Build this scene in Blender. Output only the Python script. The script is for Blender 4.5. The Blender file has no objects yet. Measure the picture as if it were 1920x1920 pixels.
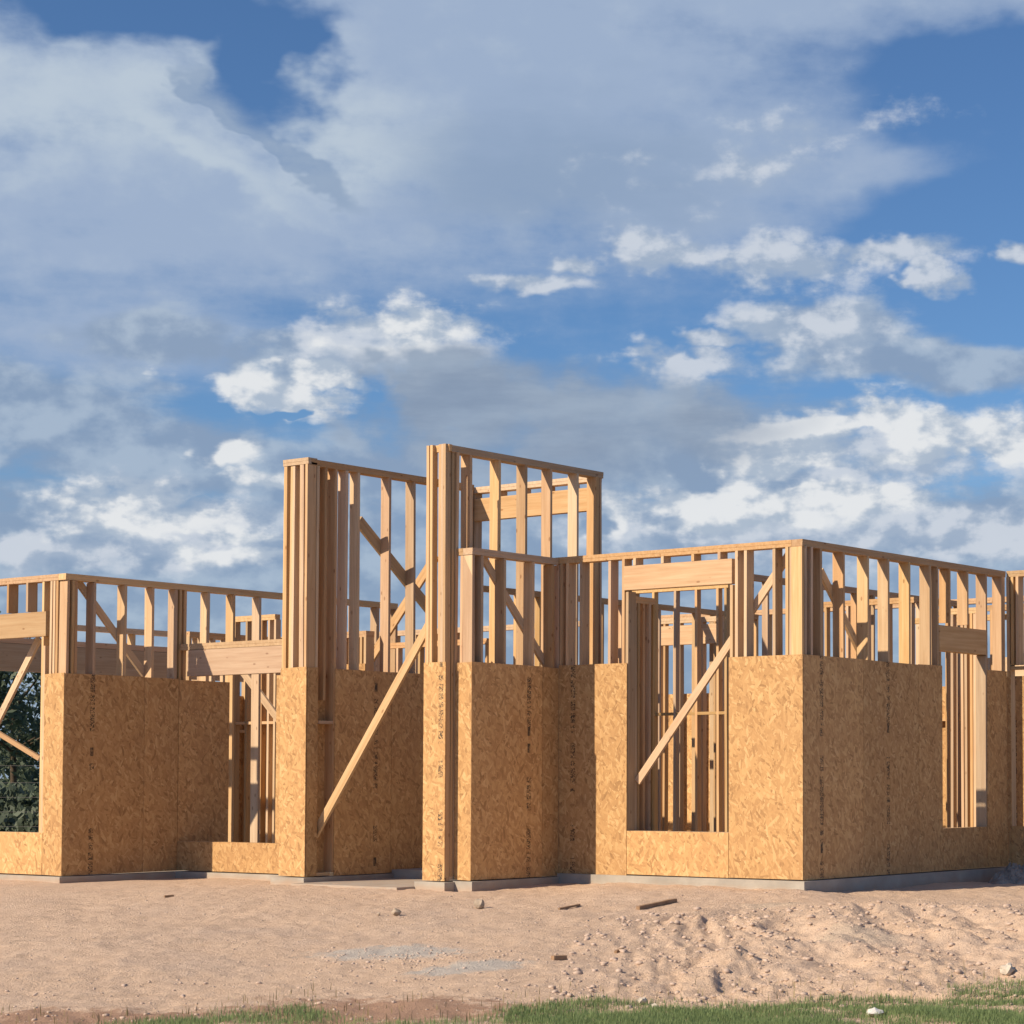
import bpy, math, random
import numpy as np
from mathutils import Vector, Matrix

random.seed(7); rng = np.random.default_rng(7)
R = math.radians
scene = bpy.context.scene
COL = scene.collection

# ------------------------------------------------------------------ camera
# World axes follow the house: +X runs back-right along the shaded walls, +Y back-left along
# the sunlit walls, origin at the foot of the sheathed corner.  Pixels are 1920 x 1920.
F, PX, PY, HZ = 4090., 1380., 1264., 1458.
TH = math.atan((HZ-PY)/F)
AU = R(35.54)
UX = np.array([math.sin(AU), math.cos(AU)]); VX = np.array([-UX[1], UX[0]])
CAM = np.array([-19.655, -13.155, 1.105])
RIGHT = np.array([UX[0], VX[0]]); FWD = np.array([UX[1], VX[1]])      # in house axes

def ray(px, py):
    x = (px-PX)/F; y = -(py-PY)/F; c, s = math.cos(TH), math.sin(TH)
    a = (x, c-y*s, s+y*c)
    h = RIGHT*a[0]+FWD*a[1]
    return np.array([h[0], h[1], a[2]])
def onU(px, py, U): d = ray(px, py); return CAM+d*((U-CAM[0])/d[0])
def onV(px, py, V): d = ray(px, py); return CAM+d*((V-CAM[1])/d[1])
def onZ(px, py, z): d = ray(px, py); return CAM+d*((z-CAM[2])/d[2])
def lf(lat, f, z=0.):                                                  # lateral / forward of camera
    h = CAM[:2]+RIGHT*lat+FWD*f
    return (h[0], h[1], z)

cam = bpy.data.cameras.new('camera'); camo = bpy.data.objects.new('camera', cam); COL.objects.link(camo)
cam.sensor_width = 36; cam.lens = 36*F/1920
cam.shift_x = (960-PX)/1920; cam.shift_y = (PY-960)/1920
cam.clip_start = .1; cam.clip_end = 5000
fw = Vector((FWD[0]*math.cos(TH), FWD[1]*math.cos(TH), math.sin(TH)))
camo.location = CAM.tolist(); camo.rotation_euler = fw.to_track_quat('-Z', 'Y').to_euler()
scene.camera = camo

# ------------------------------------------------------------------ sun, sky, exposure
TOSUN = Vector((-1., .379, .70)).normalized()
SUN_EL = math.asin(TOSUN.z); SUN_ROT = math.atan2(TOSUN.x, TOSUN.y)
sl = bpy.data.lights.new('sun', 'SUN'); sl.energy = 3.35; sl.angle = R(.5); sl.color = (1., .82, .60)
so = bpy.data.objects.new('sun', sl); COL.objects.link(so)
so.rotation_euler = (-TOSUN).to_track_quat('-Z', 'Y').to_euler(); so.location = (-20, 8, 25)
scene.view_settings.view_transform = 'Standard'; scene.view_settings.look = 'None'
scene.view_settings.exposure = .9; scene.view_settings.gamma = 1
scene.view_settings.use_curve_mapping = False
scene.cycles.max_bounces = 8; scene.cycles.diffuse_bounces = 5

class NT:
    """small helper for building node trees"""
    def __init__(s, tree): s.t = tree; s.n = tree.nodes; s.l = tree.links
    def node(s, kind, **kw):
        n = s.n.new(kind)
        for k, v in kw.items(): setattr(n, k, v)
        return n
    def put(s, sock, val):
        if val is None: return
        if hasattr(val, 'is_linked') or isinstance(val, bpy.types.NodeSocket): s.l.new(val, sock)
        else: sock.default_value = val
    def m(s, op, a, b=None, c=None, clamp=False):
        n = s.node('ShaderNodeMath', operation=op, use_clamp=clamp)
        for i, v in enumerate((a, b, c)): s.put(n.inputs[i], v)
        return n.outputs[0]
    def vm(s, op, a, b=None, c=None):
        n = s.node('ShaderNodeVectorMath', operation=op)
        for i, v in enumerate((a, b, c)): s.put(n.inputs[i], v)
        if op == 'SCALE' : pass
        return n.outputs['Value'] if op in ('LENGTH', 'DOT_PRODUCT', 'DISTANCE') else n.outputs[0]
    def sep(s, v): n = s.node('ShaderNodeSeparateXYZ'); s.put(n.inputs[0], v); return n.outputs
    def comb(s, x, y, z=0.):
        n = s.node('ShaderNodeCombineXYZ')
        for i, v in enumerate((x, y, z)): s.put(n.inputs[i], v)
        return n.outputs[0]
    def noise(s, vec, scale, detail=5., rough=.55, dist=0., dim='3D', color=False):
        n = s.node('ShaderNodeTexNoise', noise_dimensions=dim)
        s.put(n.inputs['Vector'], vec); n.inputs['Scale'].default_value = scale
        n.inputs['Detail'].default_value = detail; n.inputs['Roughness'].default_value = rough
        n.inputs['Distortion'].default_value = dist
        return n.outputs['Color'] if color else n.outputs[0]
    def voro(s, vec, scale, feature='F1', out='Distance', rand=1.):
        n = s.node('ShaderNodeTexVoronoi', feature=feature)
        s.put(n.inputs['Vector'], vec); n.inputs['Scale'].default_value = scale
        n.inputs['Randomness'].default_value = rand
        return n.outputs[out]
    def mr(s, v, a, b, c=0., d=1., smooth=True):
        n = s.node('ShaderNodeMapRange', interpolation_type='SMOOTHSTEP' if smooth else 'LINEAR')
        s.put(n.inputs[0], v)
        for i, q in enumerate((a, b, c, d)): s.put(n.inputs[i+1], q)
        return n.outputs[0]
    def mix(s, f, a, b, blend='MIX'):
        n = s.node('ShaderNodeMix', data_type='RGBA', blend_type=blend)
        s.put(n.inputs[0], f)
        for i, v in ((6, a), (7, b)):
            s.put(n.inputs[i], (*v, 1.) if isinstance(v, tuple) and len(v) == 3 else v)
        return n.outputs[2]
    def ramp(s, f, stops):
        n = s.node('ShaderNodeValToRGB'); s.put(n.inputs[0], f); e = n.color_ramp.elements
        while len(e) < len(stops): e.new(.5)
        for i, (p, c) in enumerate(stops): e[i].position = p; e[i].color = (*c, 1.)
        return n.outputs[0]

world = bpy.data.worlds.new('World'); scene.world = world; world.use_nodes = True
w = NT(world.node_tree)
for n in list(w.n): w.n.remove(n)
sky = w.node('ShaderNodeTexSky', sky_type='NISHITA'); sky.sun_disc = False
sky.sun_elevation = SUN_EL; sky.sun_rotation = SUN_ROT; sky.altitude = 300
sky.air_density = 1.0; sky.dust_density = .25; sky.ozone_density = 3.0
SKYK = .1
D_ = w.vm('NORMALIZE', w.node('ShaderNodeTexCoord').outputs['Generated'])
dx = w.vm('DOT_PRODUCT', D_, (RIGHT[0], RIGHT[1], 0.)); dy = w.vm('DOT_PRODUCT', D_, (FWD[0], FWD[1], 0.))
dz = w.sep(D_)[2]
az = w.m('ARCTAN2', dx, dy); el = w.m('ARCSINE', dz)
K = 4.09
SX = w.m('MULTIPLY_ADD', az, K, 1.38); SY = w.m('MULTIPLY_ADD', el, -K, 1.458)   # compass / height angles, milli-pixel sized
def skx(px): return math.atan((px-PX)/F)*K+1.38
def sky_(py): return 1.458-math.atan((HZ-py)/F)*K
P0 = w.comb(SX, SY, 0.)
# cloud noise lives on the sky's angles; bands flatten towards the horizon
PN = w.comb(SX, w.m('MULTIPLY', SY, 1.55), .37)
wn = w.vm('SUBTRACT', w.noise(PN, 2.2, 3., .6, color=True, dim='2D'), (.5, .5, .5))
wn2 = w.vm('SUBTRACT', w.noise(PN, 9., 3., .6, color=True, dim='2D'), (.5, .5, .5))
PWs = w.vm('ADD', w.vm('ADD', P0, w.vm('MULTIPLY', wn, (.30, .17, 0.))), w.vm('MULTIPLY', wn2, (.07, .035, 0.)))
PWc = w.vm('ADD', w.vm('ADD', P0, w.vm('MULTIPLY', wn, (.14, .07, 0.))), w.vm('MULTIPLY', wn2, (.15, .055, 0.)))
def ell(p, cx, cy, rx, ry, rot=0., gain=1.):
    if not rot:
        sx_, sy_ = 1000./rx, 1000./ry
        d = w.vm('MULTIPLY_ADD', p, (sx_, sy_, 0.), (-skx(cx)*sx_, -sky_(cy)*sy_, 0.))
        return w.m('MULTIPLY_ADD', w.vm('LENGTH', d), -gain, gain)
    d = w.vm('SUBTRACT', p, (skx(cx), sky_(cy), 0.))
    if rot:
        n = w.node('ShaderNodeVectorRotate', rotation_type='Z_AXIS'); w.put(n.inputs['Vector'], d)
        n.inputs['Angle'].default_value = R(rot); d = n.outputs[0]
    d = w.vm('MULTIPLY', d, (1000./rx, 1000./ry, 0.))
    return w.m('MULTIPLY_ADD', w.vm('LENGTH', d), -gain, gain)
def union(fs, k=.25):
    a = fs[0]
    for b in fs[1:]: a = w.m('SMOOTH_MAX', a, b, k)
    return a
fbm_l = w.noise(PN, 3.0, 5., .58, 0., '2D')
fbm_m = w.noise(PN, 9.0, 5., .52, 0., '2D')
fbm_h = w.noise(w.vm('ADD', PN, (3.1, 1.7, .4)), 22., 5., .62, 0., '2D')
fbm_b = w.noise(w.comb(w.m('MULTIPLY', SX, .55), w.m('MULTIPLY', SY, 2.2), .9), 5., 5., .6, 0., '2D')
# the deck carries on round the rest of the sky
outw = w.m('MAXIMUM', w.mr(w.m('ABSOLUTE', w.m('SUBTRACT', SX, .96)), .95, 1.7), w.mr(SY, 0., -.7))
deck = w.m('MULTIPLY_ADD', w.m('SUBTRACT', fbm_l, .46), 3.2, -.1)
deck = w.m('ADD', w.m('MULTIPLY', deck, outw), w.m('MULTIPLY_ADD', outw, 1.2, -1.2))
def C(*c): return tuple(x/SKYK/2**scene.view_settings.exposure for x in c)   # seen brightness -> sky radiance

# 1 soft grey-blue sheet with a bright, streaky western part
sheet = union([ell(PWs, 930, 130, 560, 330), ell(PWs, 330, 400, 660, 190), ell(PWs, 100, 210, 420, 120),
               ell(PWs, 1330, 290, 380, 170), ell(PWs, 1640, 300, 330, 95, 14), ell(PWs, 1500, -30, 620, 90), ell(PWs, 150, 640, 330, 70, 0, .5)], .22)
hole = union([ell(PWs, 300, 45, 230, 75), ell(PWs, 505, 120, 125, 105), ell(PWs, 1800, 195, 230, 120), ell(PWs, 1880, 480, 260, 150)], .2)
sheet = w.m('SUBTRACT', sheet, w.m('MULTIPLY', w.m('MAXIMUM', hole, -.2), 1.7))
sheet = w.m('MAXIMUM', sheet, deck)
se = w.m('ADD', sheet, w.m('MULTIPLY', w.m('SUBTRACT', fbm_b, .5), .8))
se = w.m('ADD', se, w.m('MULTIPLY', w.m('SUBTRACT', fbm_m, .5), .6))
se = w.m('ADD', se, w.m('MULTIPLY', w.m('SUBTRACT', fbm_h, .5), .3))
sa = w.m('MULTIPLY', w.mr(se, -.3, w.mr(SX, 1.1, 1.7, .85, 1.25)), .97)
slit = union([ell(PWc, 60, 220, 330, 110), ell(PWc, 330, 175, 240, 55, 14), ell(PWc, 330, 285, 260, 26, -27), ell(PWs, 590, 250, 200, 110), ell(PWc, 430, 130, 90, 26, 25)], .2)
sbr = w.mr(w.m('ADD', w.m('MULTIPLY', w.m('MAXIMUM', slit, -.8), .9), w.m('MULTIPLY', w.m('SUBTRACT', fbm_m, .5), 1.9)), -.75, .95)
sdark = w.m('MAXIMUM', w.mr(w.m('ADD', ell(PWs, 1080, 300, 380, 140), w.m('MULTIPLY', w.m('SUBTRACT', fbm_b, .5), .8)), -.3, .8),
            w.mr(w.m('ADD', ell(PWc, 470, 262, 260, 30, -33), w.m('MULTIPLY', w.m('SUBTRACT', fbm_m, .5), .9)), -.1, .35))
scol = w.mix(sbr, C(.345, .44, .605), C(.50, .585, .68))
scol = w.mix(w.m('MULTIPLY', sdark, .7), scol, C(.25, .345, .50))
# 2 low grey cloud banks
bank = union([ell(PWs, 40, 800, 270, 110), ell(PWs, 330, 890, 520, 100), ell(PWs, 700, 900, 360, 90), ell(PWs, 250, 650, 190, 45), ell(PWs, 520, 690, 220, 50),
              ell(PWs, 1560, 640, 200, 80), ell(PWs, 1700, 690, 330, 45), ell(PWs, 1250, 850, 480, 150)], .2)
bank = w.m('MAXIMUM', bank, w.m('MULTIPLY_ADD', w.mr(SY, .72, 1.05), 1.75, -.95))
be = w.m('ADD', bank, w.m('MULTIPLY', w.m('SUBTRACT', fbm_b, .5), 1.1))
ba = w.m('MULTIPLY', w.mr(w.m('ADD', be, w.m('MULTIPLY', w.m('SUBTRACT', fbm_m, .5), .5)), -.1, .5), .9)
bcol = w.mix(w.mr(fbm_m, .38, .66), C(.255, .345, .49), C(.40, .49, .61))
# 3 soft pale puffs
puff = union([ell(PWc, 1270, 465, 150, 44), ell(PWc, 1480, 487, 200, 62), ell(PWc, 1700, 478, 160, 36), ell(PWc, 1790, 520, 55, 36), ell(PWc, 1930, 482, 60, 24),
              ell(PWc, 1005, 532, 125, 24), ell(PWc, 1075, 490, 60, 20), ell(PWc, 1285, 675, 125, 46), ell(PWc, 1320, 636, 90, 22), ell(PWc, 1540, 625, 190, 80, 0, .6), ell(PWs, 1440, 270, 190, 60, 12, .3),
              ell(PWc, 730, 645, 230, 92), ell(PWc, 1480, 990, 470, 95), ell(PWc, 1800, 1000, 300, 75), ell(PWc, 300, 1005, 290, 90), ell(PWc, 90, 1050, 190, 48), ell(PWc, 1650, 850, 380, 90, 0, .8)], .08)
tex = w.m('ADD', w.m('MULTIPLY', w.m('SUBTRACT', fbm_m, .5), 1.25), w.m('MULTIPLY', w.m('SUBTRACT', fbm_h, .5), .45))
pe = w.m('ADD', puff, w.m('MULTIPLY_ADD', w.m('SUBTRACT', fbm_b, .5), .7, tex))
pa = w.m('MULTIPLY', w.mr(pe, -.08, .62), .93)
sh = w.noise(w.vm('ADD', PN, (-.022, -.035, 0.)), 9.0, 5., .52, 0., '2D')
lit = w.m('SUBTRACT', fbm_m, sh)
pcol = w.mix(w.mr(w.m('ADD', w.m('MULTIPLY', lit, 3.0), w.m('MULTIPLY', pe, .7)), -.1, .75), C(.36, .445, .575), C(.60, .65, .73))
# 3b bright sunlit tops
tops = union([ell(PWc, 510, 750, 165, 44, -8), ell(PWc, 590, 712, 80, 24, -15), ell(PWc, 425, 865, 72, 26), ell(PWc, 485, 908, 70, 20),
              ell(PWc, 1660, 805, 320, 64), ell(PWc, 1440, 870, 170, 50), ell(PWc, 1880, 825, 150, 38), ell(PWc, 1340, 955, 150, 48), ell(PWc, 1540, 925, 190, 50),
              ell(PWc, 1155, 966, 42, 46), ell(PWc, 270, 985, 190, 50), ell(PWc, 440, 1030, 110, 34), ell(PWc, 770, 612, 130, 42, 0, .6)], .08)
slots = union([ell(PWc, 330, 968, 70, 12), ell(PWc, 440, 1030, 120, 12), ell(PWc, 1530, 890, 140, 16), ell(PWc, 1620, 830, 90, 18), ell(PWc, 1760, 880, 190, 16), ell(PWc, 520, 785, 60, 8)], .05)
te = w.m('ADD', w.m('SUBTRACT', tops, w.m('MULTIPLY', w.m('MAXIMUM', slots, -.2), .9)), w.m('MULTIPLY_ADD', w.m('SUBTRACT', fbm_b, .5), 1.3, tex))
ca = w.m('MULTIPLY', w.mr(te, -.04, .58), .97)
ccol = w.mix(w.mr(w.m('ADD', w.m('MULTIPLY', lit, 3.4), w.m('MULTIPLY', te, .6)), -.15, .8), C(.42, .50, .61), C(.78, .80, .82))
# 4 shaded thunderhead in front of the bright tops
thh = union([ell(PWc, 850, 800, 240, 150), ell(PWc, 1100, 830, 300, 150), ell(PWc, 810, 715, 120, 62), ell(PWs, 1280, 800, 240, 80)], .2)
tcl = w.m('ADD', thh, w.m('MULTIPLY', w.m('SUBTRACT', fbm_m, .5), .55))
ta = w.m('MULTIPLY', w.mr(tcl, -.06, w.m('ADD', w.mr(SX, .85, 1.2, .26, .55), w.mr(SY, .72, .86, 0., .75))), .95)
tcol = w.mix(w.mr(fbm_b, .3, .75), C(.245, .315, .43), C(.325, .405, .52))
blue = w.mix(1., sky.outputs[0], (.33, .435, .545), 'MULTIPLY')
c = w.mix(sa, blue, scol); c = w.mix(ba, c, bcol); c = w.mix(pa, c, pcol); c = w.mix(ca, c, ccol); c = w.mix(ta, c, tcol)
c = w.mix(w.mr(dz, -.02, -.12), c, C(.22, .19, .15))
bg = w.node('ShaderNodeBackground'); bg.inputs['Strength'].default_value = SKYK
w.l.new(c, bg.inputs['Color']); wo = w.node('ShaderNodeOutputWorld'); w.l.new(bg.outputs[0], wo.inputs['Surface'])
world.cycles.sampling_method = 'MANUAL'; world.cycles.sample_map_resolution = 512

# ------------------------------------------------------------------ materials
def material(name, rough=.8, spec=.25):
    mt = bpy.data.materials.new(name); mt.use_nodes = True
    t = NT(mt.node_tree); b = t.n['Principled BSDF']
    b.inputs['Roughness'].default_value = rough; b.inputs['Specular IOR Level'].default_value = spec
    return mt, t, b
def bump(t, b, h, strength=.3, dist=.01):
    n = t.node('ShaderNodeBump'); n.inputs['Strength'].default_value = strength; n.inputs['Distance'].default_value = dist
    t.l.new(h, n.inputs['Height']); t.l.new(n.outputs[0], b.inputs['Normal'])

def lumber_material():
    mt, t, b = material('sawn_lumber', .75, .2)
    oi = t.node('ShaderNodeObjectInfo'); rnd = oi.outputs['Random']
    o = t.node('ShaderNodeTexCoord').outputs['Object']
    o = t.vm('ADD', o, t.comb(t.m('MULTIPLY', rnd, 37.), t.m('MULTIPLY', rnd, 91.), t.m('MULTIPLY', rnd, 53.)))
    g = t.noise(t.vm('MULTIPLY', o, (1.2, 26., 26.)), 1., 5., .6, .4)
    g2 = t.noise(t.vm('MULTIPLY', o, (3., 110., 110.)), 1., 3., .6)
    blot = t.noise(t.vm('MULTIPLY', o, (1.5, 6., 6.)), 1., 4., .6)
    kn = t.voro(t.vm('MULTIPLY', o, (4.2, 9., 9.)), 1.)
    knot = t.mr(kn, .07, .14, 1., 0.)
    base = t.ramp(g, [(.25, (0.442, 0.29, 0.164)), (.5, (0.538, 0.376, 0.229)), (.75, (0.609, 0.455, 0.291))])
    base = t.mix(t.m('MULTIPLY', t.mr(g2, .45, .75), .25), base, (0.382, 0.243, 0.138))
    base = t.mix(t.m('MULTIPLY', t.mr(blot, .5, .8), .35), base, (0.455, 0.27, 0.152))
    base = t.mix(t.m('MULTIPLY', knot, .75), base, (0.262, 0.145, 0.0762))
    hsv = t.node('ShaderNodeHueSaturation'); t.put(hsv.inputs['Color'], base)
    t.put(hsv.inputs['Hue'], t.m('MULTIPLY_ADD', rnd, .014, .492))
    r2 = t.m('FRACT', t.m('MULTIPLY', rnd, 17.31)); r3 = t.m('FRACT', t.m('MULTIPLY', rnd, 71.7))
    t.put(hsv.inputs['Saturation'], t.m('MULTIPLY_ADD', r2, .40, .82)); t.put(hsv.inputs['Value'], t.m('MULTIPLY_ADD', r3, .40, .78))
    t.l.new(hsv.outputs[0], b.inputs['Base Color'])
    bump(t, b, g2, .25, .004)
    return mt

def osb_material():
    mt, t, b = material('strand_board', .7, .3)
    oi = t.node('ShaderNodeObjectInfo'); rnd = oi.outputs['Random']
    o0 = t.node('ShaderNodeTexCoord').outputs['Object']
    off = t.comb(t.m('MULTIPLY', rnd, 13.7), 0., t.m('MULTIPLY', rnd, 29.3))
    o = t.vm('ADD', o0, off)
    warp = t.vm('MULTIPLY', t.vm('SUBTRACT', t.noise(o, 9., 2., .5, color=True), (0.592, 0.651, 0.698)), (.022, 0., .022))
    o = t.vm('ADD', o, warp)
    cols = []; eds = []
    for ang, sx, sz, sh in ((8, 36., 10., 0.), (36, 38., 10.5, 5.3), (-33, 36., 10., 11.1), (70, 40., 14., 17.)):
        n = t.node('ShaderNodeVectorRotate', rotation_type='Y_AXIS'); t.put(n.inputs['Vector'], t.vm('ADD', o, (sh, 0., sh*.7)))
        n.inputs['Angle'].default_value = R(ang)
        vv = t.vm('MULTIPLY', n.outputs[0], (sx, 1., sz))
        vn = t.node('ShaderNodeTexVoronoi', feature='F1', voronoi_dimensions='2D')
        s_ = t.sep(vv); t.put(vn.inputs['Vector'], t.comb(s_[0], s_[2], 0.)); vn.inputs['Scale'].default_value = 1.
        cc = t.node('ShaderNodeSeparateColor'); t.l.new(vn.outputs['Color'], cc.inputs[0])
        cols.append(cc.outputs[0]); eds.append((vn.outputs['Distance'], cc.outputs[1]))
    # which flake lies on top: the one with the highest second random number
    best = cols[0]; top = eds[0][1]; ed = eds[0][0]
    for i in range(1, 4):
        g = t.m('GREATER_THAN', eds[i][1], top)
        best = t.mix(g, best, cols[i]); ed = t.mix(g, ed, eds[i][0]); top = t.m('MAXIMUM', top, eds[i][1])
    fine = t.noise(t.vm('MULTIPLY', o, (90., 1., 25.)), 1., 3., .6)
    v = t.m('ADD', t.m('MULTIPLY', best, .8), t.m('MULTIPLY', t.m('SUBTRACT', fine, .5), .35))
    base = t.ramp(v, [(0., (0.332, 0.191, 0.0825)), (.10, (0.44, 0.255, 0.111)), (.40, (0.525, 0.314, 0.138)), (.66, (0.582, 0.364, 0.164)), (.84, (0.668, 0.449, 0.224)), (1., (0.743, 0.544, 0.297))])
    big = t.noise(o0, 1.6, 3., .5)
    base = t.mix(t.m('MULTIPLY', t.mr(big, .4, .75), .25), base, (0.426, 0.241, 0.112))
    # printed grade-stamp columns, position held on the panel
    at = t.node('ShaderNodeAttribute', attribute_type='OBJECT', attribute_name='stamp_x')
    s0 = t.sep(o0); x = t.m('SUBTRACT', s0[0], at.outputs['Fac']); z = s0[2]
    inx = t.m('LESS_THAN', t.m('ABSOLUTE', x), .036)
    inx2 = t.m('LESS_THAN', t.m('ABSOLUTE', x), .024)
    def wn(val, seed):
        n = t.node('ShaderNodeTexWhiteNoise', noise_dimensions='2D')
        t.put(n.inputs['Vector'], t.comb(val, t.m('MULTIPLY_ADD', rnd, 57., seed), 0.)); return n.outputs[0]
    blk = wn(t.m('FLOOR', t.m('MULTIPLY', z, 5.2)), 1.)           # words
    let = wn(t.m('FLOOR', t.m('MULTIPLY', z, 34.)), 5.)           # letters
    pix = t.node('ShaderNodeTexWhiteNoise', noise_dimensions='3D')
    t.put(pix.inputs['Vector'], t.comb(t.m('FLOOR', t.m('MULTIPLY', x, 95.)), t.m('FLOOR', t.m('MULTIPLY', z, 105.)), rnd))
    glyph = t.m('MULTIPLY', t.m('GREATER_THAN', pix.outputs[0], .42), t.m('GREATER_THAN', let, .22))
    word = t.m('MULTIPLY', t.m('MULTIPLY', glyph, t.m('GREATER_THAN', blk, .35)), inx)
    bar = t.m('MULTIPLY', t.m('LESS_THAN', blk, .10), t.m('MULTIPLY', inx2, t.m('GREATER_THAN', t.m('FRACT', t.m('MULTIPLY', z, 5.2)), .45)))
    ok = t.m('GREATER_THAN', at.outputs['Fac'], -5.)
    ink = t.m('MULTIPLY', t.m('MAXIMUM', t.m('MULTIPLY', word, .92), t.m('MULTIPLY', bar, .97)), ok)
    wear = t.mr(t.noise(o, 30., 3., .6), .3, .6, .45, 1.)
    base = t.mix(t.m('MULTIPLY', ink, wear), base, (0.0592, 0.0456, 0.0349))
    hsv = t.node('ShaderNodeHueSaturation'); t.put(hsv.inputs['Color'], base)
    t.put(hsv.inputs['Value'], t.m('MULTIPLY_ADD', t.m('FRACT', t.m('MULTIPLY', rnd, 9.7)), .24, .86))
    t.l.new(hsv.outputs[0], b.inputs['Base Color'])
    bump(t, b, t.m('ADD', t.m('MULTIPLY', best, .6), fine), .35, .003)
    return mt

def concrete_material():
    mt, t, b = material('concrete', .85, .25)
    o = t.node('ShaderNodeTexCoord').outputs['Object']
    n = t.noise(o, 3., 6., .6); n2 = t.noise(o, 40., 4., .6)
    c = t.ramp(n, [(.3, (.30, .28, .25)), (.6, (.39, .365, .325)), (.8, (.44, .415, .375))])
    c = t.mix(t.m('MULTIPLY', t.mr(n2, .5, .8), .3), c, (.30, .27, .23))
    mud = t.mr(t.m('ADD', t.sep(o)[2], t.m('MULTIPLY', t.m('SUBTRACT', t.noise(o, 6., 4.), .5), .12)), -.17, -.06, 1., 0.)
    c = t.mix(t.m('MULTIPLY', mud, .6), c, (.44, .30, .21))
    t.l.new(c, b.inputs['Base Color']); bump(t, b, n2, .3, .006)
    return mt

def ground_material():
    mt, t, b = material('bare_earth', .95, .1)
    p = t.node('ShaderNodeNewGeometry').outputs['Position']
    pxy = t.vm('SUBTRACT', p, (float(CAM[0]), float(CAM[1]), 0.))
    fwd = t.vm('DOT_PRODUCT', pxy, (FWD[0], FWD[1], 0.)); lat = t.vm('DOT_PRODUCT', pxy, (RIGHT[0], RIGHT[1], 0.))
    n1 = t.noise(p, .8, 6., .6); n2 = t.noise(p, 7., 7., .65); n3 = t.noise(p, 45., 5., .7)
    c = t.ramp(n2, [(.25, (0.519, 0.378, 0.275)), (.5, (0.615, 0.459, 0.343)), (.75, (0.673, 0.518, 0.398))])
    c = t.mix(t.m('MULTIPLY', t.mr(n1, .45, .75), .35), c, (0.499, 0.405, 0.348))
    c = t.mix(t.m('MULTIPLY', t.mr(n3, .58, .74), .75), c, (0.298, 0.216, 0.169))
    c = t.mix(t.m('MULTIPLY', t.mr(n3, .36, .24), .45), c, (0.631, 0.536, 0.474))
    n4 = t.noise(p, 2.6, 6., .7)
    c = t.mix(t.m('MULTIPLY', t.mr(n4, .52, .72), .30), c, (0.35, 0.265, 0.204))
    # spilled pale gravel, damp red soil at the foot of the slope: deposits with shapes of their own
    def blob(l0, f0, rl, rf, rot=0.):
        q = t.comb(t.m('SUBTRACT', lat, l0), t.m('SUBTRACT', fwd, f0), 0.)
        n = t.node('ShaderNodeVectorRotate', rotation_type='Z_AXIS'); t.put(n.inputs['Vector'], q); n.inputs['Angle'].default_value = R(rot)
        d = t.vm('LENGTH', t.vm('MULTIPLY', n.outputs[0], (1/rl, 1/rf, 0.)))
        return t.mr(t.m('ADD', d, t.m('MULTIPLY', t.m('SUBTRACT', n2, .5), 1.8)), .55, 1.1, 1., 0.)
    grav = t.m('MAXIMUM', blob(-2.9, 18.5, .75, .42, 0), blob(-2.15, 17.6, .6, .28, -30))
    c = t.mix(t.m('MULTIPLY', grav, .62), c, (0.44, 0.463, 0.459))
    damp = t.m('MAXIMUM', blob(-2.6, 15.55, 1.3, .75), blob(-4.4, 15.2, 1.4, .5))
    c = t.mix(t.m('MULTIPLY', damp, .7), c, (0.298, 0.17, 0.116))
    gr = t.m('MAXIMUM', blob(.3, 22., .4, .3), blob(1., 19., .5, .5, 20))
    c = t.mix(t.m('MULTIPLY', gr, .3), c, (0.453, 0.417, 0.341))
    far = t.mr(t.m('ADD', t.vm('LENGTH', t.vm('SUBTRACT', p, (0., 3., 0.))), t.m('MULTIPLY', n1, 8.)), 24., 34.)
    gcol = t.mix(n2, (0.0654, 0.098, 0.0444), (0.178, 0.197, 0.104))
    c = t.mix(far, c, gcol)
    t.l.new(c, b.inputs['Base Color'])
    bump(t, b, t.m('ADD', t.m('MULTIPLY', n2, .5), n3), .75, .035)
    return mt

def simple(name, stops, scale=6., rough=.85, bumpy=.3, spec=.2, bd=.01):
    mt, t, b = material(name, rough, spec)
    oi = t.node('ShaderNodeObjectInfo')
    o = t.vm('ADD', t.node('ShaderNodeTexCoord').outputs['Object'], t.comb(t.m('MULTIPLY', oi.outputs['Random'], 31.), 0., 0.))
    n = t.noise(o, scale, 6., .65); c = t.ramp(n, stops); t.l.new(c, b.inputs['Base Color'])
    bump(t, b, n, bumpy, bd); return mt

def leaf_material(name, dark, light, trans=.25):
    mt, t, b = material(name, .6, .3)
    p = t.node('ShaderNodeNewGeometry').outputs
    n = t.noise(p['Position'], 1.3, 4., .6)
    r = p['Random Per Island']
    c = t.mix(t.m('ADD', t.m('MULTIPLY', n, .5), t.m('MULTIPLY', r, .5)), dark, light)
    t.l.new(c, b.inputs['Base Color'])
    b.inputs['Transmission Weight'].default_value = 0.
    tr = t.node('ShaderNodeBsdfTranslucent'); t.l.new(c, tr.inputs[0])
    ms = t.node('ShaderNodeMixShader'); ms.inputs[0].default_value = trans
    t.l.new(b.outputs[0], ms.inputs[1]); t.l.new(tr.outputs[0], ms.inputs[2])
    t.l.new(ms.outputs[0], t.n['Material Output'].inputs['Surface'])
    return mt

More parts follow.
